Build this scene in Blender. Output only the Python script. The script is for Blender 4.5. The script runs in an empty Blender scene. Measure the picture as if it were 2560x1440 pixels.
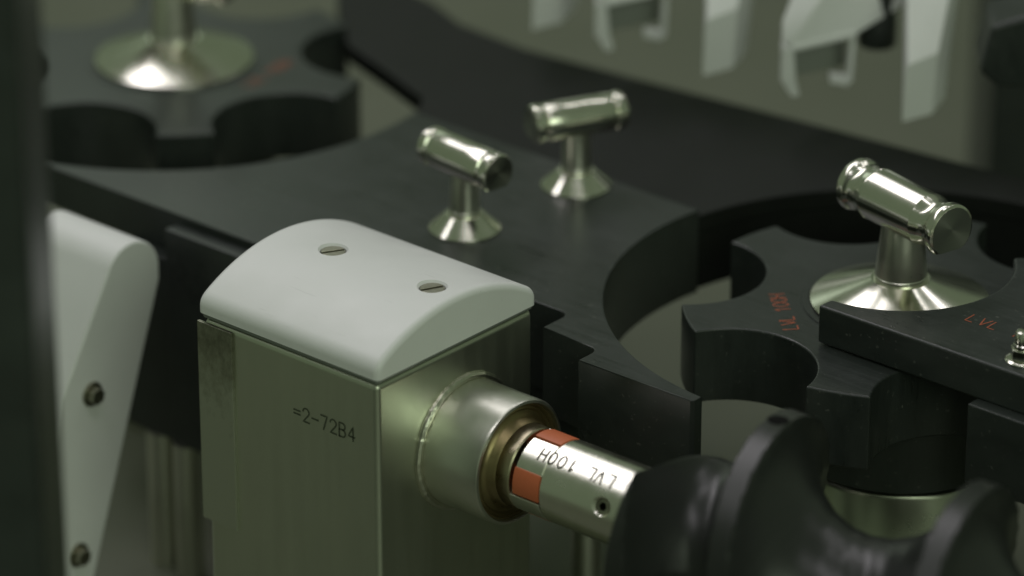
import bpy, bmesh, math, random
from mathutils import Vector, Matrix
random.seed(7)
S = 0.012                      # metres per modelling unit (vial pocket radius 2.2 units = 26 mm)
sc = bpy.context.scene
col = sc.collection
PI = math.pi
R_ = math.radians

# ------------------------------------------------------------------ camera
TH, PH = R_(25.0), R_(41.0)
vr = Vector((math.cos(PH), math.sin(PH), 0)); vh = Vector((-math.sin(PH), math.cos(PH), 0))
vf = vh*math.cos(TH) + Vector((0, 0, -math.sin(TH))); vu = vh*math.sin(TH) + Vector((0, 0, math.cos(TH)))
cam_loc = Vector((69.675, -75.015, 50.308))
cd = bpy.data.cameras.new('camera'); cam = bpy.data.objects.new('camera', cd); col.objects.link(cam)
M = Matrix((vr, vu, -vf)).transposed().to_4x4(); M.translation = cam_loc*S
cam.matrix_world = M
cd.sensor_width = 36.0; cd.lens = 36.0*11400/2560
cd.clip_start = 0.05; cd.clip_end = 50
cd.dof.use_dof = True; cd.dof.focus_distance = 117.0*S; cd.dof.aperture_fstop = 5.0; cd.dof.aperture_blades = 7
sc.camera = cam

# ------------------------------------------------------------------ light
w = bpy.data.worlds.new('World'); sc.world = w; w.use_nodes = True
w.node_tree.nodes['Background'].inputs[0].default_value = (0.78, 1.0, 0.65, 1)
w.node_tree.nodes['Background'].inputs[1].default_value = 0.150
sc.view_settings.view_transform = 'Standard'; sc.view_settings.look = 'None'
sc.view_settings.exposure = 0; sc.view_settings.gamma = 1

def lamp(name, loc, aim, sx, sy, power, colr=(1, 0.945, 0.995)):
    l = bpy.data.lights.new(name, 'AREA'); l.shape = 'RECTANGLE'; l.size = sx; l.size_y = sy
    l.energy = power; l.color = colr
    o = bpy.data.objects.new(name, l); col.objects.link(o)
    o.location = loc
    o.rotation_euler = (Vector(aim)-Vector(loc)).to_track_quat('-Z', 'Y').to_euler()
    return o
# ceiling luminaires of the filling hall, above the machine
for lx, ly, lz, sx, sy, pw in ((-1.0, 0.56, 1.35, 1.1, 0.50, 4.3), (-1.0, 0.12, 1.35, 1.25, 0.18, 1.8), (-1.0, -0.18, 1.35, 1.25, 0.12, 1.1),
                               (-1.0, -0.48, 1.35, 1.25, 0.10, 0.85), (-0.42, 0.45, 1.50, 0.10, 0.50, 0.7), (-0.12, 0.45, 1.55, 0.12, 0.50, 1.0),
                               (-0.08, 0.98, 1.50, 0.50, 0.10, 0.8), (0.12, 1.42, 1.40, 0.50, 0.12, 1.0), (0.45, -0.50, 1.60, 1.2, 0.24, 3.8)):
    lamp('ceiling_lamp', (lx, ly, lz), (lx*0.5, ly*0.7+.03, 0), sx, sy, pw)
lamp('front_fill', (1.9, -0.9, 0.95), (0, 0.1, 0), 1.3, 1.1, 9.5, (0.86, 1.0, 0.76))  # unseen greenish fill, added to lift the camera-facing fronts
lamp('sheen_fill', (-0.70, 0.50, 0.32), (-0.2, 0.1, 0), 0.25, 0.20, 0.10, (0.86, 1.0, 0.84))  # unseen small fill, added for a sheen on the left of the plate

# ------------------------------------------------------------------ materials
def mat(name, base, rough=0.4, metal=0.0, spec=0.5, noise=None, bump=None, rvar=0.0, stretch=None, aniso=0.0, coat=0.0):
    m = bpy.data.materials.new(name); m.use_nodes = True
    nt = m.node_tree; b = nt.nodes['Principled BSDF']
    b.inputs['Base Color'].default_value = (*base, 1); b.inputs['Roughness'].default_value = rough
    b.inputs['Metallic'].default_value = metal; b.inputs['Specular IOR Level'].default_value = spec
    b.inputs['Anisotropic'].default_value = aniso
    b.inputs['Coat Weight'].default_value = coat
    if noise or bump or rvar:
        tc = nt.nodes.new('ShaderNodeTexCoord'); mp = nt.nodes.new('ShaderNodeMapping')
        nt.links.new(tc.outputs['Object'], mp.inputs['Vector'])
        if stretch: mp.inputs['Scale'].default_value = stretch
        n = nt.nodes.new('ShaderNodeTexNoise'); n.inputs['Scale'].default_value = (noise[0] if noise else 150)
        n.inputs['Detail'].default_value = 6; n.inputs['Roughness'].default_value = 0.65
        nt.links.new(mp.outputs[0], n.inputs['Vector'])
        if noise:
            mx = nt.nodes.new('ShaderNodeMix'); mx.data_type = 'RGBA'
            a = noise[1]
            mx.inputs[6].default_value = (*[c*(1-a) for c in base], 1); mx.inputs[7].default_value = (*[min(1, c*(1+a)) for c in base], 1)
            nt.links.new(n.outputs['Fac'], mx.inputs[0]); nt.links.new(mx.outputs[2], b.inputs['Base Color'])
        if rvar:
            mr = nt.nodes.new('ShaderNodeMapRange'); mr.inputs['From Min'].default_value = 0.3; mr.inputs['From Max'].default_value = 0.7
            mr.inputs['To Min'].default_value = max(0.02, rough-rvar); mr.inputs['To Max'].default_value = rough+rvar
            nt.links.new(n.outputs['Fac'], mr.inputs['Value']); nt.links.new(mr.outputs[0], b.inputs['Roughness'])
        if bump:
            n2 = nt.nodes.new('ShaderNodeTexNoise'); n2.inputs['Scale'].default_value = bump[0]; n2.inputs['Detail'].default_value = 4
            nt.links.new(mp.outputs[0], n2.inputs['Vector'])
            bp = nt.nodes.new('ShaderNodeBump'); bp.inputs['Strength'].default_value = bump[1]; bp.inputs['Distance'].default_value = 0.0003
            nt.links.new(n2.outputs['Fac'], bp.inputs['Height']); nt.links.new(bp.outputs[0], b.inputs['Normal'])
    return m
def overlay(m, scale, stretch, lo, hi, dark, rgain):
    nt = m.node_tree; b = nt.nodes['Principled BSDF']
    tc = nt.nodes.new('ShaderNodeTexCoord'); mp = nt.nodes.new('ShaderNodeMapping'); mp.inputs['Scale'].default_value = stretch; mp.inputs['Rotation'].default_value = (0.3, 0.2, 0.5)
    n = nt.nodes.new('ShaderNodeTexNoise'); n.inputs['Scale'].default_value = scale; n.inputs['Detail'].default_value = 5
    nt.links.new(tc.outputs['Object'], mp.inputs['Vector']); nt.links.new(mp.outputs[0], n.inputs['Vector'])
    r = nt.nodes.new('ShaderNodeMapRange'); r.inputs['From Min'].default_value = lo; r.inputs['From Max'].default_value = hi; nt.links.new(n.outputs['Fac'], r.inputs['Value'])
    for key in ('Base Color', 'Roughness'):
        src = b.inputs[key].links[0].from_socket if b.inputs[key].links else None
        if key == 'Base Color':
            x = nt.nodes.new('ShaderNodeMix'); x.data_type = 'RGBA'; x.blend_type = 'MULTIPLY'; x.inputs[7].default_value = (dark, dark, dark, 1)
            nt.links.new(r.outputs[0], x.inputs[0]); nt.links.new(src, x.inputs[6]); nt.links.new(x.outputs[2], b.inputs[key])
        else:
            x = nt.nodes.new('ShaderNodeMath'); x.operation = 'MULTIPLY_ADD'; x.inputs[1].default_value = rgain
            nt.links.new(r.outputs[0], x.inputs[0]); nt.links.new(src, x.inputs[2]); nt.links.new(x.outputs[0], b.inputs[key])
    return m
M_white = mat('white_polymer', (0.78, 0.785, 0.78), 0.40, noise=(38, 0.05), bump=(900, 0.06), rvar=0.10)
M_steel = mat('satin_steel', (0.61, 0.63, 0.525), 0.36, 1.0, noise=(200, 0.05), rvar=0.03, bump=(900, 0.05), stretch=(1, 1, 0.04))
overlay(M_white, 60, (1.5, 26, 4), 0.66, 0.74, 0.90, 0.10)
overlay(M_steel, 22, (1, 1, 0.6), 0.40, 0.72, 0.84, 0.10)
M_sleeve = mat('turned_steel', (0.70, 0.70, 0.62), 0.33, 1.0, noise=(60, 0.08), rvar=0.05)
M_polish = mat('polished_steel', (0.74, 0.73, 0.64), 0.17, 1.0, noise=(90, 0.05), rvar=0.03)
M_neck = mat('satin_turned_steel', (0.78, 0.77, 0.68), 0.30, 1.0, noise=(140, 0.06), rvar=0.04)
M_hub = mat('bright_turned_steel', (0.74, 0.73, 0.64), 0.24, 1.0, noise=(120, 0.06), rvar=0.05)
def machined_black():
    m = bpy.data.materials.new('black_polymer'); m.use_nodes = True
    nt = m.node_tree; b = nt.nodes['Principled BSDF']; b.inputs['Specular IOR Level'].default_value = 0.45
    tc = nt.nodes.new('ShaderNodeTexCoord')
    def noise(scale, stretch, rot, detail=5):
        mp = nt.nodes.new('ShaderNodeMapping'); mp.inputs['Scale'].default_value = stretch; mp.inputs['Rotation'].default_value = (0, 0, rot)
        nt.links.new(tc.outputs['Object'], mp.inputs['Vector'])
        n = nt.nodes.new('ShaderNodeTexNoise'); n.inputs['Scale'].default_value = scale; n.inputs['Detail'].default_value = detail
        n.inputs['Roughness'].default_value = 0.7; nt.links.new(mp.outputs[0], n.inputs['Vector']); return n.outputs['Fac']
    blot = noise(26, (1, 1, 1), 0); streak = noise(60, (0.35, 9, 1), 0.35, 3); fine = noise(1500, (1, 1, 1), 0, 2)
    def mth(op, a, c):
        n = nt.nodes.new('ShaderNodeMath'); n.operation = op
        for k, v in enumerate((a, c)):
            if isinstance(v, (int, float)): n.inputs[k].default_value = v
            else: nt.links.new(v, n.inputs[k])
        return n.outputs[0]
    mix = mth('ADD', mth('MULTIPLY', blot, 0.6), mth('MULTIPLY', streak, 0.4))
    cr = nt.nodes.new('ShaderNodeValToRGB'); e = cr.color_ramp.elements
    e[0].position = 0.34; e[0].color = (0.020, 0.024, 0.022, 1); e[1].position = 0.66; e[1].color = (0.036, 0.043, 0.039, 1)
    nt.links.new(mix, cr.inputs[0])
    dust = nt.nodes.new('ShaderNodeMapRange'); dust.inputs['From Min'].default_value = 0.66; dust.inputs['From Max'].default_value = 0.74; dust.inputs['To Max'].default_value = 0.55
    nt.links.new(noise(520, (1, 1, 1), 0, 2), dust.inputs['Value'])
    dm = nt.nodes.new('ShaderNodeMix'); dm.data_type = 'RGBA'; dm.inputs[7].default_value = (0.13, 0.135, 0.12, 1)
    nt.links.new(dust.outputs[0], dm.inputs[0]); nt.links.new(cr.outputs[0], dm.inputs[6]); nt.links.new(dm.outputs[2], b.inputs['Base Color'])
    mr = nt.nodes.new('ShaderNodeMapRange'); mr.inputs['From Min'].default_value = 0.35; mr.inputs['From Max'].default_value = 0.65
    mr.inputs['To Min'].default_value = 0.26; mr.inputs['To Max'].default_value = 0.40
    nt.links.new(mix, mr.inputs['Value']); nt.links.new(mr.outputs[0], b.inputs['Roughness'])
    bp = nt.nodes.new('ShaderNodeBump'); bp.inputs['Strength'].default_value = 0.10; bp.inputs['Distance'].default_value = 0.0002
    nt.links.new(mth('ADD', fine, mth('MULTIPLY', streak, 2.0)), bp.inputs['Height']); nt.links.new(bp.outputs[0], b.inputs['Normal'])
    return m
M_black = machined_black()
M_black_shade = mat('shaded_black_polymer', (0.014, 0.0155, 0.014), 0.5, spec=0.16, noise=(55, 0.25), rvar=0.06)  # darker copy of the black, the rear plate's shade put into its colour
M_screw = mat('black_screw_polymer', (0.021, 0.0235, 0.021), 0.33, spec=0.5, noise=(30, 0.15), rvar=0.03, stretch=(30, .3, .3))
M_orange = mat('orange_polyurethane', (0.60, 0.155, 0.065), 0.42, noise=(120, 0.08), bump=(500, 0.1))
M_red = mat('red_marking_paint', (0.33, 0.080, 0.034), 0.55, noise=(500, 0.6))
M_ink = mat('dark_engraving', (0.045, 0.05, 0.028), 0.7, spec=0.1)
M_inkfaint = mat('faint_laser_marking', (0.080, 0.090, 0.062), 0.6, spec=0.2, noise=(700, 0.5))
M_seal = mat('tarnished_brass_seal', (0.27, 0.215, 0.11), 0.36, 0.9, noise=(160, 0.35), rvar=0.1)
M_inner = mat('warm_stained_steel', (0.48, 0.43, 0.30), 0.30, 1.0, noise=(140, 0.25), rvar=0.08)
M_web_shade = mat('web_shade_grey', (0.26, 0.275, 0.25), 0.5, noise=(80, 0.1))  # grey colour stands in for the shade inside the forked grippers
M_gasket = mat('grey_gasket', (0.20, 0.215, 0.20), 0.25, noise=(60, 0.1))
M_table = mat('table_steel', (0.135, 0.147, 0.105), 0.45, 0.2, noise=(14, 0.10), rvar=0.08)
M_post = mat('post_steel', (0.42, 0.43, 0.35), 0.3, 1.0, noise=(20, 0.1), rvar=0.06)
M_weld = mat('weld_steel', (0.66, 0.65, 0.55), 0.28, 1.0, noise=(240, 0.2), bump=(500, 0.5))
M_dull = mat('dull_screw_steel', (0.36, 0.35, 0.28), 0.35, 1.0, noise=(300, 0.3), bump=(700, 0.4))
M_hole = mat('cavity_shade_black', (0.004, 0.004, 0.004), 0.8, spec=0.1)  # black colour standing in for the shade in holes and gaps

def stained():
    m = bpy.data.materials.new('stained_strip_steel'); m.use_nodes = True
    nt = m.node_tree; b = nt.nodes['Principled BSDF']
    b.inputs['Metallic'].default_value = 0.9; b.inputs['Roughness'].default_value = 0.42
    tc = nt.nodes.new('ShaderNodeTexCoord'); mp = nt.nodes.new('ShaderNodeMapping'); mp.inputs['Scale'].default_value = (1, 1, 0.75)
    nt.links.new(tc.outputs['Object'], mp.inputs['Vector'])
    n = nt.nodes.new('ShaderNodeTexNoise'); n.inputs['Scale'].default_value = 190; n.inputs['Detail'].default_value = 8
    n.inputs['Roughness'].default_value = 0.75
    nt.links.new(mp.outputs[0], n.inputs['Vector'])
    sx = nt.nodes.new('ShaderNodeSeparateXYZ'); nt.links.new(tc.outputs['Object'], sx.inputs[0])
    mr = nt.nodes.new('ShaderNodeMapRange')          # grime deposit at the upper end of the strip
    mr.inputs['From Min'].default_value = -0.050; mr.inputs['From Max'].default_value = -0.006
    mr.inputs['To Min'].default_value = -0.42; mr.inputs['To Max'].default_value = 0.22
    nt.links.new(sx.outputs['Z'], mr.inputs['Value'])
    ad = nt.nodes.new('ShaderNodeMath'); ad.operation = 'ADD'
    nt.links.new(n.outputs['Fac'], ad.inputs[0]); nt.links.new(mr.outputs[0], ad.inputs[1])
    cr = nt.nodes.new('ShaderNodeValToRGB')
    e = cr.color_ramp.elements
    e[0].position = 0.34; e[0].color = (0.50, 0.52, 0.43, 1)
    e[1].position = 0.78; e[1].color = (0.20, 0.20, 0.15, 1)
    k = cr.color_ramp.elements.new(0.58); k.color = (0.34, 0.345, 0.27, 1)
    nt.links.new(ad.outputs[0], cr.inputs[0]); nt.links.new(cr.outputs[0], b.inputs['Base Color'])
    return m
M_strip = stained()

def radial():
    m = bpy.data.materials.new('faced_steel_end'); m.use_nodes = True
    nt = m.node_tree; b = nt.nodes['Principled BSDF']
    b.inputs['Metallic'].default_value = 1; b.inputs['Roughness'].default_value = 0.26; b.inputs['Base Color'].default_value = (0.62, 0.62, 0.54, 1)
    b.inputs['Anisotropic'].default_value = 0.8; b.inputs['Anisotropic Rotation'].default_value = 0.25
    t = nt.nodes.new('ShaderNodeTangent'); t.direction_type = 'RADIAL'; t.axis = 'X'
    nt.links.new(t.outputs[0], b.inputs['Tangent'])
    return m
M_face = radial()
def turned_cone():
    m = M_polish.copy(); m.name = 'turned_cone_steel'; nt = m.node_tree; b = nt.nodes['Principled BSDF']
    b.inputs['Anisotropic'].default_value = 0.3; b.inputs['Anisotropic Rotation'].default_value = 0.25
    t = nt.nodes.new('ShaderNodeTangent'); t.direction_type = 'RADIAL'; t.axis = 'Z'
    nt.links.new(t.outputs[0], b.inputs['Tangent'])
    return m
M_cone = turned_cone()

# ------------------------------------------------------------------ mesh helpers
def finish(bm, name, m, parent=None, bevel=0.0, seg=2, smooth=True, angle=32, loc=(0, 0, 0), rotz=0.0, top=None, wfn=None):
    bmesh.ops.remove_doubles(bm, verts=bm.verts, dist=1e-5)
    bmesh.ops.recalc_face_normals(bm, faces=bm.faces)
    if top is not None:
        lay = bm.edges.layers.float.new('bevel_weight_edge')
        for e in bm.edges: e[lay] = 1.0 if all(abs(v.co.z-top) < 1e-4 for v in e.verts) else 0.0
    if wfn:
        top = 0; lay = bm.edges.layers.float.new('bevel_weight_edge')
        for e in bm.edges: e[lay] = wfn(e)
    for v in bm.verts: v.co *= S
    me = bpy.data.meshes.new(name); bm.to_mesh(me); bm.free()
    if smooth:
        for p in me.polygons: p.use_smooth = True
        me.set_sharp_from_angle(angle=R_(angle))
    me.materials.append(m)
    o = bpy.data.objects.new(name, me); col.objects.link(o)
    if parent: o.parent = parent
    o.location = Vector(loc)*S; o.rotation_euler = (0, 0, rotz)
    if bevel:
        b = o.modifiers.new('bevel', 'BEVEL'); b.width = bevel*S; b.segments = seg; b.limit_method = 'ANGLE' if top is None else 'WEIGHT'; b.angle_limit = R_(angle)
        b.harden_normals = smooth
    return o
def thing(name, label, cat, loc=(0, 0, 0), rotz=0.0, group=None):
    o = bpy.data.objects.new(name, None); col.objects.link(o); o.empty_display_size = 0.01
    o.location = Vector(loc)*S; o.rotation_euler = (0, 0, rotz)
    o['label'] = label; o['category'] = cat
    if group: o['group'] = group
    return o
def tag(o, label, cat, group=None):
    o['label'] = label; o['category'] = cat
    if group: o['group'] = group
    return o
def prism_bm(pts, z0, z1, bm=None):
    bm = bm or bmesh.new()
    lo = [bm.verts.new((x, y, z0)) for x, y in pts]; hi = [bm.verts.new((x, y, z1)) for x, y in pts]
    bm.faces.new(hi); bm.faces.new(list(reversed(lo)))
    n = len(pts)
    for i in range(n): bm.faces.new((lo[i], lo[(i+1) % n], hi[(i+1) % n], hi[i]))
    return bm
def box_bm(x0, x1, y0, y1, z0, z1, bm=None):
    return prism_bm([(x0, y0), (x1, y0), (x1, y1), (x0, y1)], z0, z1, bm)
def xprism_bm(pts, x0, x1, bm=None):          # outline in (y, z), extruded along x
    bm = bm or bmesh.new()
    a = [bm.verts.new((x0, y, z)) for y, z in pts]; b = [bm.verts.new((x1, y, z)) for y, z in pts]
    bm.faces.new(a); bm.faces.new(list(reversed(b)))
    n = len(pts)
    for i in range(n): bm.faces.new((a[i], b[i], b[(i+1) % n], a[(i+1) % n]))
    return bm
def lathe_bm(prof, n=64, axis='z', o=(0, 0, 0), bm=None, cap0=True, cap1=True):
    bm = bm or bmesh.new(); rings = []
    for r, t in prof:
        ring = []
        for i in range(n):
            a = 2*PI*i/n; c, s = r*math.cos(a), r*math.sin(a)
            ring.append(bm.verts.new((o[0]+c, o[1]+s, o[2]+t) if axis == 'z' else (o[0]+t, o[1]+c, o[2]+s)))
        rings.append(ring)
    for a, b in zip(rings, rings[1:]):
        for i in range(n): bm.faces.new((a[i], a[(i+1) % n], b[(i+1) % n], b[i]))
    if cap0: bm.faces.new(rings[0])
    if cap1: bm.faces.new(rings[-1])
    return bm
def sector_bm(x0, x1, r0, r1, a0, a1, n=14, bm=None):   # ring sector about the coupling axis
    pts = [(r1*math.cos(R_(a0+(a1-a0)*i/n)), r1*math.sin(R_(a0+(a1-a0)*i/n))) for i in range(n+1)]
    pts += [(r0*math.cos(R_(a1-(a1-a0)*i/n)), r0*math.sin(R_(a1-(a1-a0)*i/n))) for i in range(n+1)]
    return xprism_bm(pts, x0, x1, bm)
def hull_bm(pts, bm=None):
    bm = bm or bmesh.new()
    vs = [bm.verts.new(p) for p in pts]
    r = bmesh.ops.convex_hull(bm, input=vs)
    bmesh.ops.delete(bm, geom=[g for g in r['geom_interior'] if isinstance(g, bmesh.types.BMVert)], context='VERTS')
    bmesh.ops.dissolve_limit(bm, angle_limit=R_(3), verts=bm.verts, edges=bm.edges)
    return bm
def arc(cx, cy, r, a0, a1, n=60):
    return [(cx+r*math.cos(R_(a0+(a1-a0)*i/n)), cy+r*math.sin(R_(a0+(a1-a0)*i/n))) for i in range(n+1)]
def cut(o, cutters, smooth=True):
    for c in cutters:
        md = o.modifiers.new('cut', 'BOOLEAN'); md.operation = 'DIFFERENCE'; md.object = c; md.solver = 'EXACT'
    bpy.context.view_layer.update()
    me = bpy.data.meshes.new_from_object(o.evaluated_get(bpy.context.evaluated_depsgraph_get()))
    o.modifiers.clear(); old = o.data; o.data = me; me.name = o.name
    for c in cutters: bpy.data.objects.remove(c)
    if smooth:
        for p in me.polygons: p.use_smooth = True
        me.set_sharp_from_angle(angle=R_(28))
    if len(me.materials) == 0: me.materials.append(old.materials[0])

# stroke lettering: glyph strokes on a 0..0.62 x 0..1 cell
def _arcp(cx, cy, rx, ry, a0, a1, n=14):
    return [(cx+rx*math.cos(R_(a0+(a1-a0)*i/n)), cy+ry*math.sin(R_(a0+(a1-a0)*i/n))) for i in range(n+1)]
GL = {'L': [[(0, 1), (0, 0), (0.5, 0)]], 'V': [[(0, 1), (0.3, 0), (0.6, 1)]], 'H': [[(0, 0), (0, 1)], [(0.55, 0), (0.55, 1)], [(0, .5), (.55, .5)]],
      '1': [[(0.08, 0.75), (0.3, 1), (0.3, 0)]], '0': [_arcp(.3, .5, .28, .5, 0, 360, 28)], '=': [[(0, .62), (.55, .62)], [(0, .36), (.55, .36)]],
      '-': [[(0, .48), (.55, .48)]], '7': [[(0, 1), (.55, 1), (.22, 0)]],
      '2': [_arcp(.28, .72, .27, .28, 170, -20, 14)+[(.45, .5), (.02, 0), (.56, 0)]],
      'B': [[(0, 0), (0, 1), (.3, 1)]+_arcp(.3, .76, .22, .24, 90, -90, 10)+[(0, .52)], _arcp(.3, .26, .25, .26, 90, -90, 10)+[(0, 0)]],
      '4': [[(.56, .28), (0, .28), (.42, 1), (.42, 0)]], ' ': []}
def lettering(text, hgt, fn, name, m, parent, width=0.1, pitch=0.78, lift=0.006, loc=(0, 0, 0), rotz=0):
    bm = bmesh.new(); x = 0.0
    for ch in text:
        for st in GL[ch]:
            pts = []
            for p, q in zip(st, st[1:]):
                k = max(1, int(math.dist(p, q)/0.12))
                pts += [(p[0]+(q[0]-p[0])*i/k, p[1]+(q[1]-p[1])*i/k) for i in range(k)]
            pts.append(st[-1]); L = []
            for i, p in enumerate(pts):
                a = pts[max(0, i-1)]; b = pts[min(len(pts)-1, i+1)]
                d = Vector((b[0]-a[0], b[1]-a[1])); d.normalize(); nrm = Vector((-d.y, d.x))*width*0.5
                ex = d*(-width*.4 if i == 0 else (width*.4 if i == len(pts)-1 else 0))
                L.append([fn((x+p[0]+ex.x+s*nrm.x)*hgt, (p[1]+ex.y+s*nrm.y)*hgt, lift) for s in (1, -1)])
            vv = [[bm.verts.new(q) for q in pr] for pr in L]
            for a, b in zip(vv, vv[1:]): bm.faces.new((a[0], a[1], b[1], b[0]))
        x += pitch
    for v in bm.verts: v.co *= S
    me = bpy.data.meshes.new(name); bm.to_mesh(me); bm.free(); me.materials.append(m)
    o = bpy.data.objects.new(name, me); col.objects.link(o); o.parent = parent
    o.location = Vector(loc)*S; o.rotation_euler = (0, 0, rotz)
    return o

# ------------------------------------------------------------------ setting
ZT = -12.0
t = finish(box_bm(-160, 120, -30, 160, ZT-0.6, ZT), 'table', M_table); t['kind'] = 'structure'

# ------------------------------------------------------------------ guide plates
CR = (5.8, 14.1); CL = (-20.7, 13.6); RC = 7.85; RL = 8.3
def a_of(c, p): return math.degrees(math.atan2(p[1]-c[1], p[0]-c[0]))
gp = thing('guide_plate', 'large black guide plate with two curved cut-outs between the star wheels', 'guide plate')
aR0 = a_of(CR, (5.4, 6.27)); aR1 = 180-math.degrees(math.asin((15.27-CR[1])/RC))
aL0 = math.degrees(math.asin((15.27-CL[1])/RL)); aL1 = -math.degrees(math.asin((CL[1]-5.6)/RL))
right_arc = arc(CR[0], CR[1], RC, aR0+360, aR1, 70)
left_arc = arc(CL[0], CL[1], RL, aL0, aL1, 60)
notch = [(-0.62, 7.8)]+arc(-0.6, 7.52, 0.28, 80, 0, 6)+[(-0.32, 6.75), (1.35, 6.65)]+arc(1.37, 6.37, 0.28, 80, 0, 6)
outline = [(-7.2, 5.6), (-7.2, 7.8)]+notch+[(1.65, 5.85), (5.3, 5.9), (5.4, 5.98)]+right_arc+left_arc
finish(prism_bm(outline, -2.2, -1.0), 'plate', M_black, gp, bevel=0.075, seg=3, top=-1.0)
lowR = [(-7.2, 7.8)]+notch+[(1.65, 5.85), (5.3, 5.9), (5.4, 5.98)]+right_arc+[(-7.2, 15.27)]
finish(prism_bm(lowR, -3.5, -2.2), 'plate_underside_block', M_black, gp)
finish(prism_bm([(1.65, 5.852), (5.3, 5.902), (5.398, 5.982), (5.398, 6.24), (1.65, 6.2)], -4.7, -3.502), 'front_skirt', M_black, gp)
finish(box_bm(-0.318, 1.645, 6.80, 7.3, -4.7, -3.502), 'lower_skirt', M_black, gp)
finish(box_bm(-7.0, -0.32, 7.85, 8.3, -6.0, -3.502), 'lower_skirt', M_black, gp)
finish(box_bm(-12.6, -7.2, 5.05, 5.597, -7.8, -1.24), 'front_rail', M_black, gp, bevel=0.05)
finish(box_bm(-14.4, -12.605, 5.12, 5.9, -7.8, -2.204), 'rail_end_block', M_black, gp, bevel=0.03)

rear = [(-12.62, 15.33), (-13.4, 16.55), (-15.73, 17.42), (-17.88, 18.17), (-20.6, 20.6), (-23, 23.3), (-18.4, 22.5), (-16.5, 21.7), (-13.7, 21.45), (-9.5, 21.87), (-4, 22.5), (1.8, 23.1), (24, 25.3), (24, 15.33)]
b0 = math.degrees(math.asin((15.33-CR[1])/RC))
rear += arc(CR[0], CR[1], RC, b0, 180-b0, 70)
tag(finish(prism_bm(rear, -1.75, -1.18), 'rear_guide_plate', M_black_shade, None, bevel=0.05),
    'black guide plate, shade put into its colour, behind the large guide plate, under the white grippers', 'guide plate')

tag(finish(prism_bm([(-6.5, 15.34), (-6.5, 22.0), (-4, 22.4), (1.8, 23.0), (24, 25.2), (24, 15.34)]+arc(CR[0], CR[1], RC+.01, b0, 180-b0, 70), -3.4, -1.752), 'spacer_block', M_black_shade, None),
    'black spacer block under the rear guide plate, behind the right star wheel', 'spacer block')
# ------------------------------------------------------------------ star wheels
def star_outline(phase, R=5.78, d=6.0, rp=2.2, n=6):
    al = math.degrees(math.acos((R*R+d*d-rp*rp)/(2*R*d))); pts = []
    for k in range(n):
        c = phase+360.0/n*k; px, py = d*math.cos(R_(c)), d*math.sin(R_(c))
        p0 = (R*math.cos(R_(c-al)), R*math.sin(R_(c-al))); p1 = (R*math.cos(R_(c+al)), R*math.sin(R_(c+al)))
        s0 = a_of((px, py), p0); s1 = a_of((px, py), p1)
        while s1 > s0: s1 -= 360
        pts += arc(px, py, rp, s0, s1, 26)
        c2 = c+360.0/n
        pts += arc(0, 0, R, c+al, c2-al, 6)[1:-1]
    return pts
def star(loc, phase, label, tfn):
    o = thing('star_wheel', label, 'star wheel', loc, 0, 'star wheels')
    finish(prism_bm(star_outline(phase), -2.1, 0.0), 'wheel', M_black, o, bevel=0.06, seg=3)
    finish(lathe_bm([(2.42, 0.001), (2.42, .03), (2.60, .03), (2.60, .001)], 72, cap0=False, cap1=False), 'hub_ring', M_black, o, bevel=0.01, seg=1)
    tfn(o)
    return o
def plane_text(px, py, ang):                    # text on the wheel face
    ca, sa = math.cos(R_(ang)), math.sin(R_(ang))
    return lambda u, v, l: (px+u*ca-v*sa, py+u*sa+v*ca, l)
star((CR[0], CR[1], -1.0), -99.3, 'black star wheel with red lettering at the right under the black guide arm',
     lambda o: lettering('LVL 100H', 0.40, plane_text(4.80-CR[0], 11.02-CR[1], 138.0), 'marking', M_red, o, 0.11, 0.70))
star((CL[0], CL[1], -1.0), -12.0, 'blurred black star wheel at the far upper left',
     lambda o: lettering('LVL 100H', 0.40, plane_text(3.25, 0.0, 100), 'marking', M_red, o, 0.11, 0.70))

pd = thing('wheel_pedestal', 'black hub on a shiny steel drum carrying the right star wheel', 'pedestal', (CR[0]+.15, CR[1], ZT))
finish(lathe_bm([(2.95, 6.85), (2.95, 8.88)], 80), 'hub', M_black, pd, bevel=0.03)
finish(lathe_bm([(3.05, 0.0), (3.05, 6.72), (3.0, 6.80), (2.9, 6.845)], 80), 'drum', M_post, pd)
pd = thing('wheel_pedestal', 'dark pedestal hidden below the blurred left star wheel', 'pedestal', (CL[0], CL[1], ZT))
finish(lathe_bm([(2.95, 6.85), (2.95, 8.88)], 48), 'hub', M_black, pd, bevel=0.03)
finish(lathe_bm([(3.05, 0.0), (3.05, 6.845)], 48), 'drum', M_post, pd)

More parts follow.
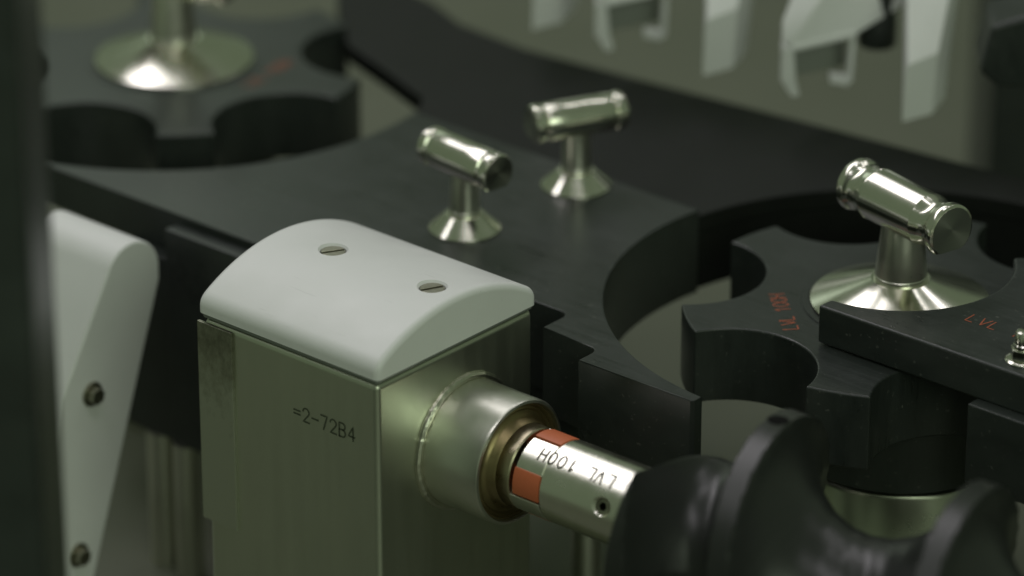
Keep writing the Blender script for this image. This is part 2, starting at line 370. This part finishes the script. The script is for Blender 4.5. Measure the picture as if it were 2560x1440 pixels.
# ------------------------------------------------------------------ T-handle clamp knobs
def knob(loc, rot, label, cone_r, cone_h, foot, neck0, neck1, bar_z, L, br, group, slim=False):
    o = thing('clamp_knob', label, 'clamp knob', loc, rot, group)
    k = br/0.645
    finish(lathe_bm([(cone_r*.985, 0), (cone_r, foot*.15), (cone_r, foot), (neck0+.08, foot+cone_h), (neck0*.5, foot+cone_h)], 96), 'cone_base', M_cone, o, bevel=0.012, angle=20)
    z0 = foot+cone_h
    finish(lathe_bm([(neck0, z0-.1), (neck0, z0+.10), (neck0-.02, z0+.12), (neck1, bar_z-.1)], 64), 'neck', M_neck, o, bevel=0.008, angle=20)
    half = [(1, .600), (.985, .655), (.965, .668), (.885, .668), (.86, .650), (.82, .605), (.765, .580), (.70, .580), (.63, .605), (.565, .640), (.525, .655), (.515, .645), (0.25, .645)]
    if slim: half = [(1, .560), (.975, .635), (.94, .662), (.83, .662), (.80, .640), (.775, .590), (.75, .590), (.725, .640), (.70, .650), (.25, .650)]
    prof = [(r*k, -u*L/2) for u, r in half]+[(.645*k, 0)]+[(r*k, u*L/2) for u, r in reversed(half)]
    bm = lathe_bm(prof, 72, axis='x', o=(0, 0, bar_z))
    for v in bm.verts:
        if v.co.z < bar_z-.50*k: v.co.z = bar_z-.50*k
    bar = finish(bm, 'handle_bar', M_polish, o, angle=24)
    for s in (-1, 1):
        pts = [(max(-1, 1)*.595*k*math.cos(2*PI*i/64), max(-.498*k, .595*k*math.sin(2*PI*i/64))) for i in range(64)]
        bm = xprism_bm([(y, z) for y, z in pts], 0, .012*s)
        e = finish(bm, 'end_face', M_face, bar, angle=24)
        e.location = Vector((L/2*s, 0, bar_z))*S
    return o
big = dict(cone_r=2.38, cone_h=.62, foot=.10, neck0=.71, neck1=.53, bar_z=2.74, L=3.84, br=.71, group='large clamp knobs on the star wheels')
small = dict(cone_r=1.0, cone_h=.42, foot=.05, neck0=.45, neck1=.37, bar_z=2.05, L=2.75, br=.545, group='small clamp knobs on the guide plate', slim=True)
knob((CR[0], CR[1], -1.0), R_(-13), 'large shiny steel T-handle knob on a wide cone, on the right star wheel', **big)
knob((CL[0], CL[1], -1.0), R_(20), 'blurred steel knob on a wide cone at upper left, handle cut off by the frame', **big)
knob((-6.04, 10.11, -1.0), R_(-6), 'small steel T-handle knob just behind the white domed cap, end turned to the right', **small)
knob((-5.64, 14.36, -1.0), R_(64), 'small steel T-handle knob at the rear edge of the guide plate, handle level', **small)

# ------------------------------------------------------------------ bearing housing
AY, AZ = 3.30, -2.915
bh = thing('bearing_housing', 'square steel column with white domed cap and welded sleeve in the foreground', 'bearing housing', (-3.1, 3.05, ZT))
def rel(o, p=bh):
    o.location = -Vector(p.location); return o
rel(finish(box_bm(-6.15, -.06, .05, 6.03, ZT, -.15), 'column', M_steel, bh, bevel=0.17, seg=5))
rel(finish(box_bm(-6.30, -5.07, -.035, .065, -5.98, -.24), 'cover_strip', M_strip, bh, bevel=0.015, seg=1))
rel(finish(box_bm(-6.17, -.07, .06, 6.02, -.15, -.004), 'gasket', M_gasket, bh, bevel=0.05))
HS, SG = .40, .91; Rcap = (3.05**2+SG**2)/(2*SG); zc = HS+SG-Rcap
a0 = math.degrees(math.asin(3.05/Rcap))
am = a0-3.2                                   # rounded shoulder between the upright side and the arch
xb, zb = 3.05+Rcap*math.sin(R_(am)), zc+Rcap*math.cos(R_(am))
cz = zb-(6.1-xb)/math.cos(R_(am))*math.sin(R_(am))
sh = []
for i in range(14):
    t = i/14
    sh.append(((1-t)**2*6.1+2*t*(1-t)*6.1+t*t*xb, (1-t)**2*(cz-.24)+2*t*(1-t)*cz+t*t*zb))
arch = [(3.05+Rcap*math.sin(R_(a)), zc+Rcap*math.cos(R_(a))) for a in [am-2*am*i/150 for i in range(151)]]
prof = [(0, 0), (6.1, 0)]+sh+arch+[(6.1-y, z) for y, z in reversed(sh)]
cap = rel(finish(xprism_bm(prof, -6.30, 0.02), 'cap', M_white, bh, bevel=0.18, seg=12, angle=25, smooth=False,
                wfn=lambda e: 1.0 if abs(e.verts[0].co.x-e.verts[1].co.x) < 1e-4 and max(v.co.z for v in e.verts) > 1e-4 and len({round(f.normal.x) for f in e.link_faces}) > 1 else 0.0))
cps = [(-4.32, 3.05), (-.87, 3.05)]
cut(cap, [finish(lathe_bm([(.345, .85), (.345, 1.24), (.40, 1.305), (.40, 1.6)], 48, o=(x, y, 0)), 'cutter', M_white) for x, y in cps], False)
for (x, y), an in zip(cps, (61, 65)):
    bm = lathe_bm([(.325, .86), (.325, 1.17)], 40, o=(0, 0, 0))
    for s in (-1, 1):
        q = [(.32*math.cos(R_(b)), .32*math.sin(R_(b))) for b in [9+162*i/18 for i in range(19)]]
        q = [(u, max(v, .04)*s) for u, v in q]
        if s < 0: q.reverse()
        prism_bm(q, 1.171, 1.255, bm)
    sc_ = finish(bm, 'cap_screw', M_dull, cap, bevel=0.012, seg=2)
    sc_.location = Vector((x, y, 0))*S; sc_.rotation_euler = (0, 0, R_(an))
bm = bmesh.new()
for y, dz in ((2.1, 0), (2.75, .02), (3.9, .01), (4.05, -.03), (4.2, .0), (4.7, .02), (5.1, 0)):
    z = zc+math.sqrt(Rcap**2-(y-3.05)**2)-.13+dz; q = random.uniform(.018, .04)
    hull = [(-.02+random.uniform(0, .05), y+random.uniform(-q, q)*1.6, z+random.uniform(-q, q)) for _ in range(6)]
    vs = [bm.verts.new(p) for p in hull]; bmesh.ops.convex_hull(bm, input=vs)
finish(bm, 'edge_burrs', M_white, cap, smooth=False)
# sleeve with weld bead and seal
sl = rel(finish(lathe_bm([(1.70, -.15), (1.70, 1.78), (1.66, 1.85), (1.60, 1.87), (1.57, 1.82), (1.57, 1.2)], 96, 'x', (0, AY, AZ), cap0=False, cap1=False), 'sleeve', M_sleeve, bh))
bm = bmesh.new(); NW, NM = 170, 10; ring = []
wob = [math.sin(i*.37+1)*.5+math.sin(i*.83)*.35+math.sin(i*1.57+2)*.25 for i in range(NW)]
for i in range(NW):
    a = 2*PI*i/NW; rr = 1.765+.014*wob[i]; mr = .118+.010*wob[(i+40) % NW]+.003*math.sin(i*2.1)
    ring.append([bm.verts.new((-.06+.02+mr*.95*math.sin(2*PI*j/NM), AY+(rr+mr*math.cos(2*PI*j/NM))*math.cos(a), AZ+(rr+mr*math.cos(2*PI*j/NM))*math.sin(a))) for j in range(NM)])
for i in range(NW):
    for j in range(NM): bm.faces.new((ring[i][j], ring[(i+1) % NW][j], ring[(i+1) % NW][(j+1) % NM], ring[i][(j+1) % NM]))
finish(bm, 'weld_bead', M_weld, sl)
finish(lathe_bm([(1.565, 1.74), (1.52, 1.76), (1.47, 1.70), (1.42, 1.73), (1.36, 1.68), (1.28, 1.71), (1.20, 1.80), (1.14, 1.95), (1.105, 2.0)], 96, 'x', (0, AY, AZ), cap0=False, cap1=False), 'shaft_seal', M_seal, sl)
TX = (-2.96, -1.98)
rel(lettering('=2-72B4', 0.385, lambda u, v, l: (TX[0]+u, .05-l, TX[1]+v), 'marking', M_inkfaint, bh, 0.125, 0.82))

# ------------------------------------------------------------------ shaft coupling
cp = thing('shaft_coupling', 'steel jaw coupling with two orange inserts and upside-down lettering', 'shaft coupling', (5, AY, AZ))
def onax(bm_or_o): return bm_or_o
RH = 1.105
def ax(o): return o
inner = finish(lathe_bm([(.6, -3.2), (1.08, -3.2), (1.10, -2.95), (1.10, -2.62), (1.07, -2.58), (.5, -2.58)], 96, 'x'), 'inner_hub', M_inner, cp)
bm = sector_bm(-2.60, -1.60, .55, 1.10, 195, 243); sector_bm(-2.60, -1.60, .55, 1.10, 15, 63, bm=bm)
finish(bm, 'inner_jaws', M_sleeve, inner, bevel=0.03)
finish(lathe_bm([(.52, -2.6), (.52, -1.5)], 40, 'x'), 'spider_core', M_hole, cp)
hub = finish(lathe_bm([(.4, -1.57), (RH-.02, -1.57), (RH, -1.54), (RH, 2.64), (RH-.02, 2.66), (.4, 2.66)], 128, 'x'), 'outer_hub', M_hub, cp)
sa = 160.5; sv = Vector((0, math.cos(R_(sa)), math.sin(R_(sa))))
cb = lathe_bm([(.21, -.4), (.21, -.06), (.30, .0), (.34, .3)], 40)
rot = Vector((0, 0, 1)).rotation_difference(sv).to_matrix()
for v in cb.verts: v.co = rot @ v.co+sv*RH+Vector((.43, 0, 0))
ctr = finish(cb, 'cutter', M_hub); ctr.parent = cp; cut(hub, [ctr])
bm = bmesh.new()                                         # socket set screw: ring with hexagonal hole
NS = 36
def rowv(fn, z): return [bm.verts.new((*fn(2*PI*i/NS), z)) for i in range(NS)]
def hexr(a): 
    b = (a % (PI/3))-PI/6; r = .105/math.cos(b); return (r*math.cos(a), r*math.sin(a))
cir = lambda r: (lambda a: (r*math.cos(a), r*math.sin(a)))
rows = [rowv(cir(.206), -.35), rowv(cir(.206), -.10), rowv(cir(.185), -.075), rowv(hexr, -.085), rowv(hexr, -.3)]
for a, b in zip(rows, rows[1:]):
    for i in range(NS): bm.faces.new((a[i], a[(i+1) % NS], b[(i+1) % NS], b[i]))
for v in bm.verts: v.co = rot @ v.co+sv*RH+Vector((.43, 0, 0))
finish(bm, 'set_screw', M_dull, hub)
bm = lathe_bm([(.12, -.34), (.12, -.30)], 24)
for v in bm.verts: v.co = rot @ v.co+sv*RH+Vector((.43, 0, 0))
finish(bm, 'socket_floor', M_hole, hub)
bm = sector_bm(-2.42, -1.571, .55, RH, 104, 154, 24); sector_bm(-2.42, -1.571, .55, RH, 284, 334, 24, bm=bm)
finish(bm, 'outer_jaws', M_hub, hub, bevel=0.03, seg=2)
for k in range(4):
    c = 84+90*k-3
    finish(sector_bm(-2.44, -1.585, .55, 1.12, c-19, c+20), 'insert', M_orange, cp, bevel=0.06, seg=3)
def cyl_text(u, v, l):
    a = R_(115.5+math.degrees(v/RH)); r = RH+l*.6
    return (.47-u, r*math.cos(a), r*math.sin(a))
lettering('LVL 100H', 0.345, cyl_text, 'marking', M_ink, hub, 0.15, 0.90)

# ------------------------------------------------------------------ feed screw
fs = thing('feed_screw', 'black helical feed screw with a deep rounded groove on the coupling shaft', 'feed screw', (15, AY, AZ))
RS = 3.70; X0, X1 = 7.70, 24.0
def screw_r(x, ph):                                     # ph in degrees, -90..270
    r = RS
    for k in range(0, 5):
        P = ph+360*k; xr = 9.58+5.75*(P-90)/360
        wd = 2.55 if P < 175 else min(5.1, 2.55+(P-175)/125*2.55)
        s = (x-(xr-wd/2))/(wd/2)
        if abs(s) < 1: r = min(r, RS-(1.75 if P < 200 else 2.2)*(1-s*s)**.62*(1+.0035*math.sin(s*wd*5.2)))
    return r
bm = bmesh.new(); NX, NP = 330, 150; rows = []
for i in range(NX+1):
    x = X0+(X1-X0)*i/NX; row = []
    for j in range(NP):
        ph = -90+360*j/NP; r = screw_r(x, ph)
        if i == 0: r -= .03
        row.append(bm.verts.new((x-15, r*math.cos(R_(ph)), r*math.sin(R_(ph)))))
    rows.append(row)
for a, b in zip(rows, rows[1:]):
    for j in range(NP): bm.faces.new((a[j], a[(j+1) % NP], b[(j+1) % NP], b[j]))
bm.faces.new(rows[0]); bm.faces.new(rows[-1])
body = finish(bm, 'screw_body', M_screw, fs, angle=38)
bm = lathe_bm([(.27, -.2), (.27, .012), (.25, .014)], 30, cap1=True)
pa = 84.0; pv = Vector((0, math.cos(R_(pa)), math.sin(R_(pa)))); rot = Vector((0, 0, 1)).rotation_difference(pv).to_matrix()
for v in bm.verts: v.co = rot @ v.co+pv*RS+Vector((9.80-15, 0, 0))
finish(bm, 'pin_hole_shade', M_hole, body)  # solid black disc, the shade of a hole put into its colour

# ------------------------------------------------------------------ guide arm at the right
ga = thing('overhead_guide', 'black guide arm with red lettering reaching over the right star wheel', 'guide arm', (12, 12, -.96))
off = Vector((12, 12, -.96))
ca0 = a_of(CR, (5.78, 11.15)); 
arm = [(5.72, 10.62), (16, 10.68), (16, 18)]+[(9.2, 18)]+arc(5.6, 14.2, 3.08, 44, -87, 40)
def relto(o, off): o.location = -Vector(off)*S; return o
relto(finish(prism_bm(arm, -.95, .12), 'arm', M_black, ga, bevel=0.075, seg=3), off)
relto(finish(box_bm(10.75, 16, 10.28, 12.5, -3.2, -.952), 'lower_block', M_black, ga, bevel=0.05), off)
relto(lettering('LVL 100H', 0.40, lambda u, v, l: (9.11+u, 12.37+v, .12+l), 'marking', M_red, ga, 0.10, 0.86), off)
# hexagon dome bolt
bx, by = 11.62, 11.38
bm = lathe_bm([(.46, .125), (.46, .17), (.42, .20), (.34, .21)], 48, o=(bx, by, 0))
bolt = relto(finish(bm, 'washer', M_polish, ga, bevel=0.01), off)
hx = [(bx+.35*math.cos(PI/3*i+.2), by+.35*math.sin(PI/3*i+.2)) for i in range(6)]
relto(finish(prism_bm(hx, .205, .50), 'hex_nut', M_polish, ga, bevel=0.03), off)
relto(finish(lathe_bm([(.26, .48), (.26, .60), (.24, .62), (.24, .86), (.20, .94), (.10, .97)], 40, o=(bx, by, 0)), 'stud', M_polish, ga), off)

st = tag(finish(lathe_bm([(1.5, 0), (1.5, 6.9), (1.45, 6.95)], 64, o=(0, 0, 0)), 'steel_drum', M_post, None, loc=(11.3, 15.6, ZT)),
         'steel support column at the lower right corner under the guide arm', 'column')

# ------------------------------------------------------------------ white lever at the left
lv = thing('white_lever', 'white lever with rounded end and two bolts beside the dark post', 'lever', (-12, 1.5, ZT))
off = Vector((-12, 1.5, ZT))
import itertools
cy_, cz_, cr_ = 3.22, -1.88, 1.02
pts = [(cy_+cr_*math.cos(R_(a)), cz_+cr_*math.sin(R_(a))) for a in range(-8, 157, 6)]
pts = [(1.20, -11.95), (4.26-.02, -2.25)][1:]+pts+[(0.37, -4.6), (-1.6, -11.95), (.75, -11.95)]
lb = relto(finish(xprism_bm(pts, -15.2, -12), 'lever_body', M_white, lv, bevel=0.08, seg=3, angle=30), off)
for y, z in ((1.5, -4.79), (.73, -9.45)):
    bm = lathe_bm([(.36, -.05), (.36, .05), (.33, .07), (.25, .07)], 32, 'x', (-12, y, z))
    q = [(y+.25*math.cos(PI/3*i+.3), z+.25*math.sin(PI/3*i+.3)) for i in range(6)]
    xprism_bm(q, -11.95, -11.72, bm)
    relto(finish(bm, 'bolt', M_dull, lv, bevel=0.02), off)

# ------------------------------------------------------------------ foreground post at far left
tag(finish(box_bm(-4.5, 0, -4.5, 0, 0, 90), 'dark_post', M_black, None, bevel=0.3, seg=3, loc=(1.90, -12.47, ZT-20), rotz=R_(41)),
    'blurred dark post filling the left edge, closest to the camera', 'post')

# ------------------------------------------------------------------ steel posts under the plate
for x, y, r, h, lab in [(-13.37, 5.45, .46, 4.19, 'thin steel post below the black rail, right of the white lever'),
                        (-12.28, 5.33, .42, 4.19, 'thin steel post below the black rail, next to the square column'),
                        (-1.1, 9.5, .42, 8.48, 'steel post between the square column and the feed screw')]:
    tag(finish(lathe_bm([(r, 0), (r, h)], 32), 'support_post', M_sleeve, None, loc=(x, y, ZT)), lab, 'post', 'posts under the guide plate')

# ------------------------------------------------------------------ white grippers above the rear plate
Lb = Matrix((vr, vh, Vector((0, 0, 1)))).transposed()
def loc3(a, b, z): return Lb @ Vector((a, b, z))
def gripper_a(loc, label):
    pts = [(0, 0, 0), (.9, .5, .05), (1.32, 1.5, .1), (.15, 1.5, .1), (.04, .0, 1.5), (.1, .05, 1.72), (.98, .5, 1.90), (1.36, 1.4, 2.2),
           (.2, 2.9, 4.5), (1.75, 3.0, 4.5), (.2, 2.9, 3.0), (1.75, 3.0, 3.0), (.05, .05, -.02)]
    o = finish(hull_bm([loc3(*p) for p in pts]), 'gripper', M_white, None, bevel=0.05, seg=2, loc=loc)
    return tag(o, label, 'gripper', 'solid white grippers')
def gripper_b(loc, label):
    o = thing('gripper_fork', label, 'gripper', loc, 0, 'forked white grippers')
    body = [(-.16, 0, 1.77), (.65, .45, 2.86), (-.18, .9, 2.65), (-.43, .35, 2.26), (-.44, .1, 1.75), (-.14, 0, 1.5), (1.70, .8, 1.62), (1.67, .8, 1.78), (3.18, 1.51, 2.3),
            (1.5, 1.1, 4.0), (.5, 1.9, 3.9), (3.6, 2.2, 3.2), (-.42, .6, 1.55), (1.7, 1.7, 1.62)]
    finish(hull_bm([loc3(*p) for p in body]), 'body', M_white, o, bevel=0.05)
    l = [(-.12, -.07, 1.44), (1.73, .73, 1.58), (-.12, .1, 1.44), (1.73, .9, 1.58), (-.12, -.07, 1.60), (1.73, .73, 1.74), (-.12, .1, 1.60), (1.73, .9, 1.74)]
    finish(hull_bm([loc3(*p) for p in l]), 'lip', M_white, o, bevel=0.03)
    l = [(-.44, -.02, 1.6), (-.10, -.02, 1.5), (-.44, .5, 1.6), (-.10, .5, 1.5), (-.44, -.02, .45), (-.02, -.02, .5), (-.44, .5, .45), (-.02, .5, .5)]
    finish(hull_bm([loc3(*p) for p in l]), 'leg', M_white, o, bevel=0.04)
    l = [(-.44, -.01, .5), (-.04, -.01, .55), (-.44, .5, .5), (-.04, .5, .55), (-.12, 0, 0), (.10, 0, .05), (-.12, .4, 0), (.10, .4, .05)]
    finish(hull_bm([loc3(*p) for p in l]), 'claw', M_white, o, bevel=0.04)
    l = [(1.56, .8, 1.65), (1.74, .85, 1.65), (1.56, 1.3, 1.65), (1.74, 1.3, 1.65), (1.50, .8, .05), (1.68, .85, .12), (1.5, 1.3, .05), (1.68, 1.3, .12)]
    finish(hull_bm([loc3(*p) for p in l]), 'leg', M_white, o, bevel=0.04)
    l = [(1.0, .8, .12), (1.55, .8, .0), (1.0, 1.2, .12), (1.55, 1.2, .0), (1.0, .8, .36), (1.55, .8, .28), (1.0, 1.2, .36), (1.55, 1.2, .28)]
    finish(hull_bm([loc3(*p) for p in l]), 'claw', M_white, o, bevel=0.04)
    l = [(-.1, 1.0, .25), (1.5, 1.8, .25), (-.1, 1.15, .25), (1.5, 1.95, .25), (-.1, 1.0, 1.6), (1.5, 1.8, 1.6), (-.1, 1.15, 1.6), (1.5, 1.95, 1.6)]
    finish(hull_bm([loc3(*p) for p in l]), 'shaded_web', M_web_shade, o, bevel=0.03)  # web added behind the fork window, its shade painted in grey
    return o
gripper_a((-0.06, 22.05, 0), 'solid white gripper furthest right, beside the black block')
gripper_b((-3.416, 21.475, 0), 'forked white gripper with hooked claws, second gripper from the right')
gripper_a((-6.472, 21.015, 0), 'solid white gripper between the two forked grippers')
gripper_b((-9.691, 20.671, 0), 'forked white gripper at the top edge, left of the middle solid gripper')
gripper_a((-12.555, 20.486, 0), 'solid white gripper furthest left at the top edge')
# black carrier parts
cr = tag(finish(lathe_bm([(.52, 0), (.55, .05), (.55, .75), (.53, .8), (.53, 2.6)], 40), 'roller', M_black, None, loc=tuple(Vector((-2.73, 24.36, 0.97)))),
         'black roller hanging between the two rightmost white grippers', 'roller')
tag(finish(hull_bm([loc3(*p) for p in [(0, 0, .25), (.5, 0, -.25), (2.8, 0, -.35), (2.8, 2, -.35), (0, 2, .25), (.3, 0, 1.6), (2.8, 0, 2.4), (2.8, 2, 2.4), (.3, 2, 1.6)]]), 'carrier_block', M_black, None, bevel=0.15, seg=3, loc=(1.9, 22.9, 1.55)),
    'black carrier block in the upper right corner', 'machine block')
tag(finish(box_bm(0, 8, 0, 6, 0, 30), 'machine_upright', M_black, None, bevel=0.1, loc=(-7.2, 36.78, ZT), rotz=R_(41)),
    'dark machine upright behind the grippers at the right edge', 'column')
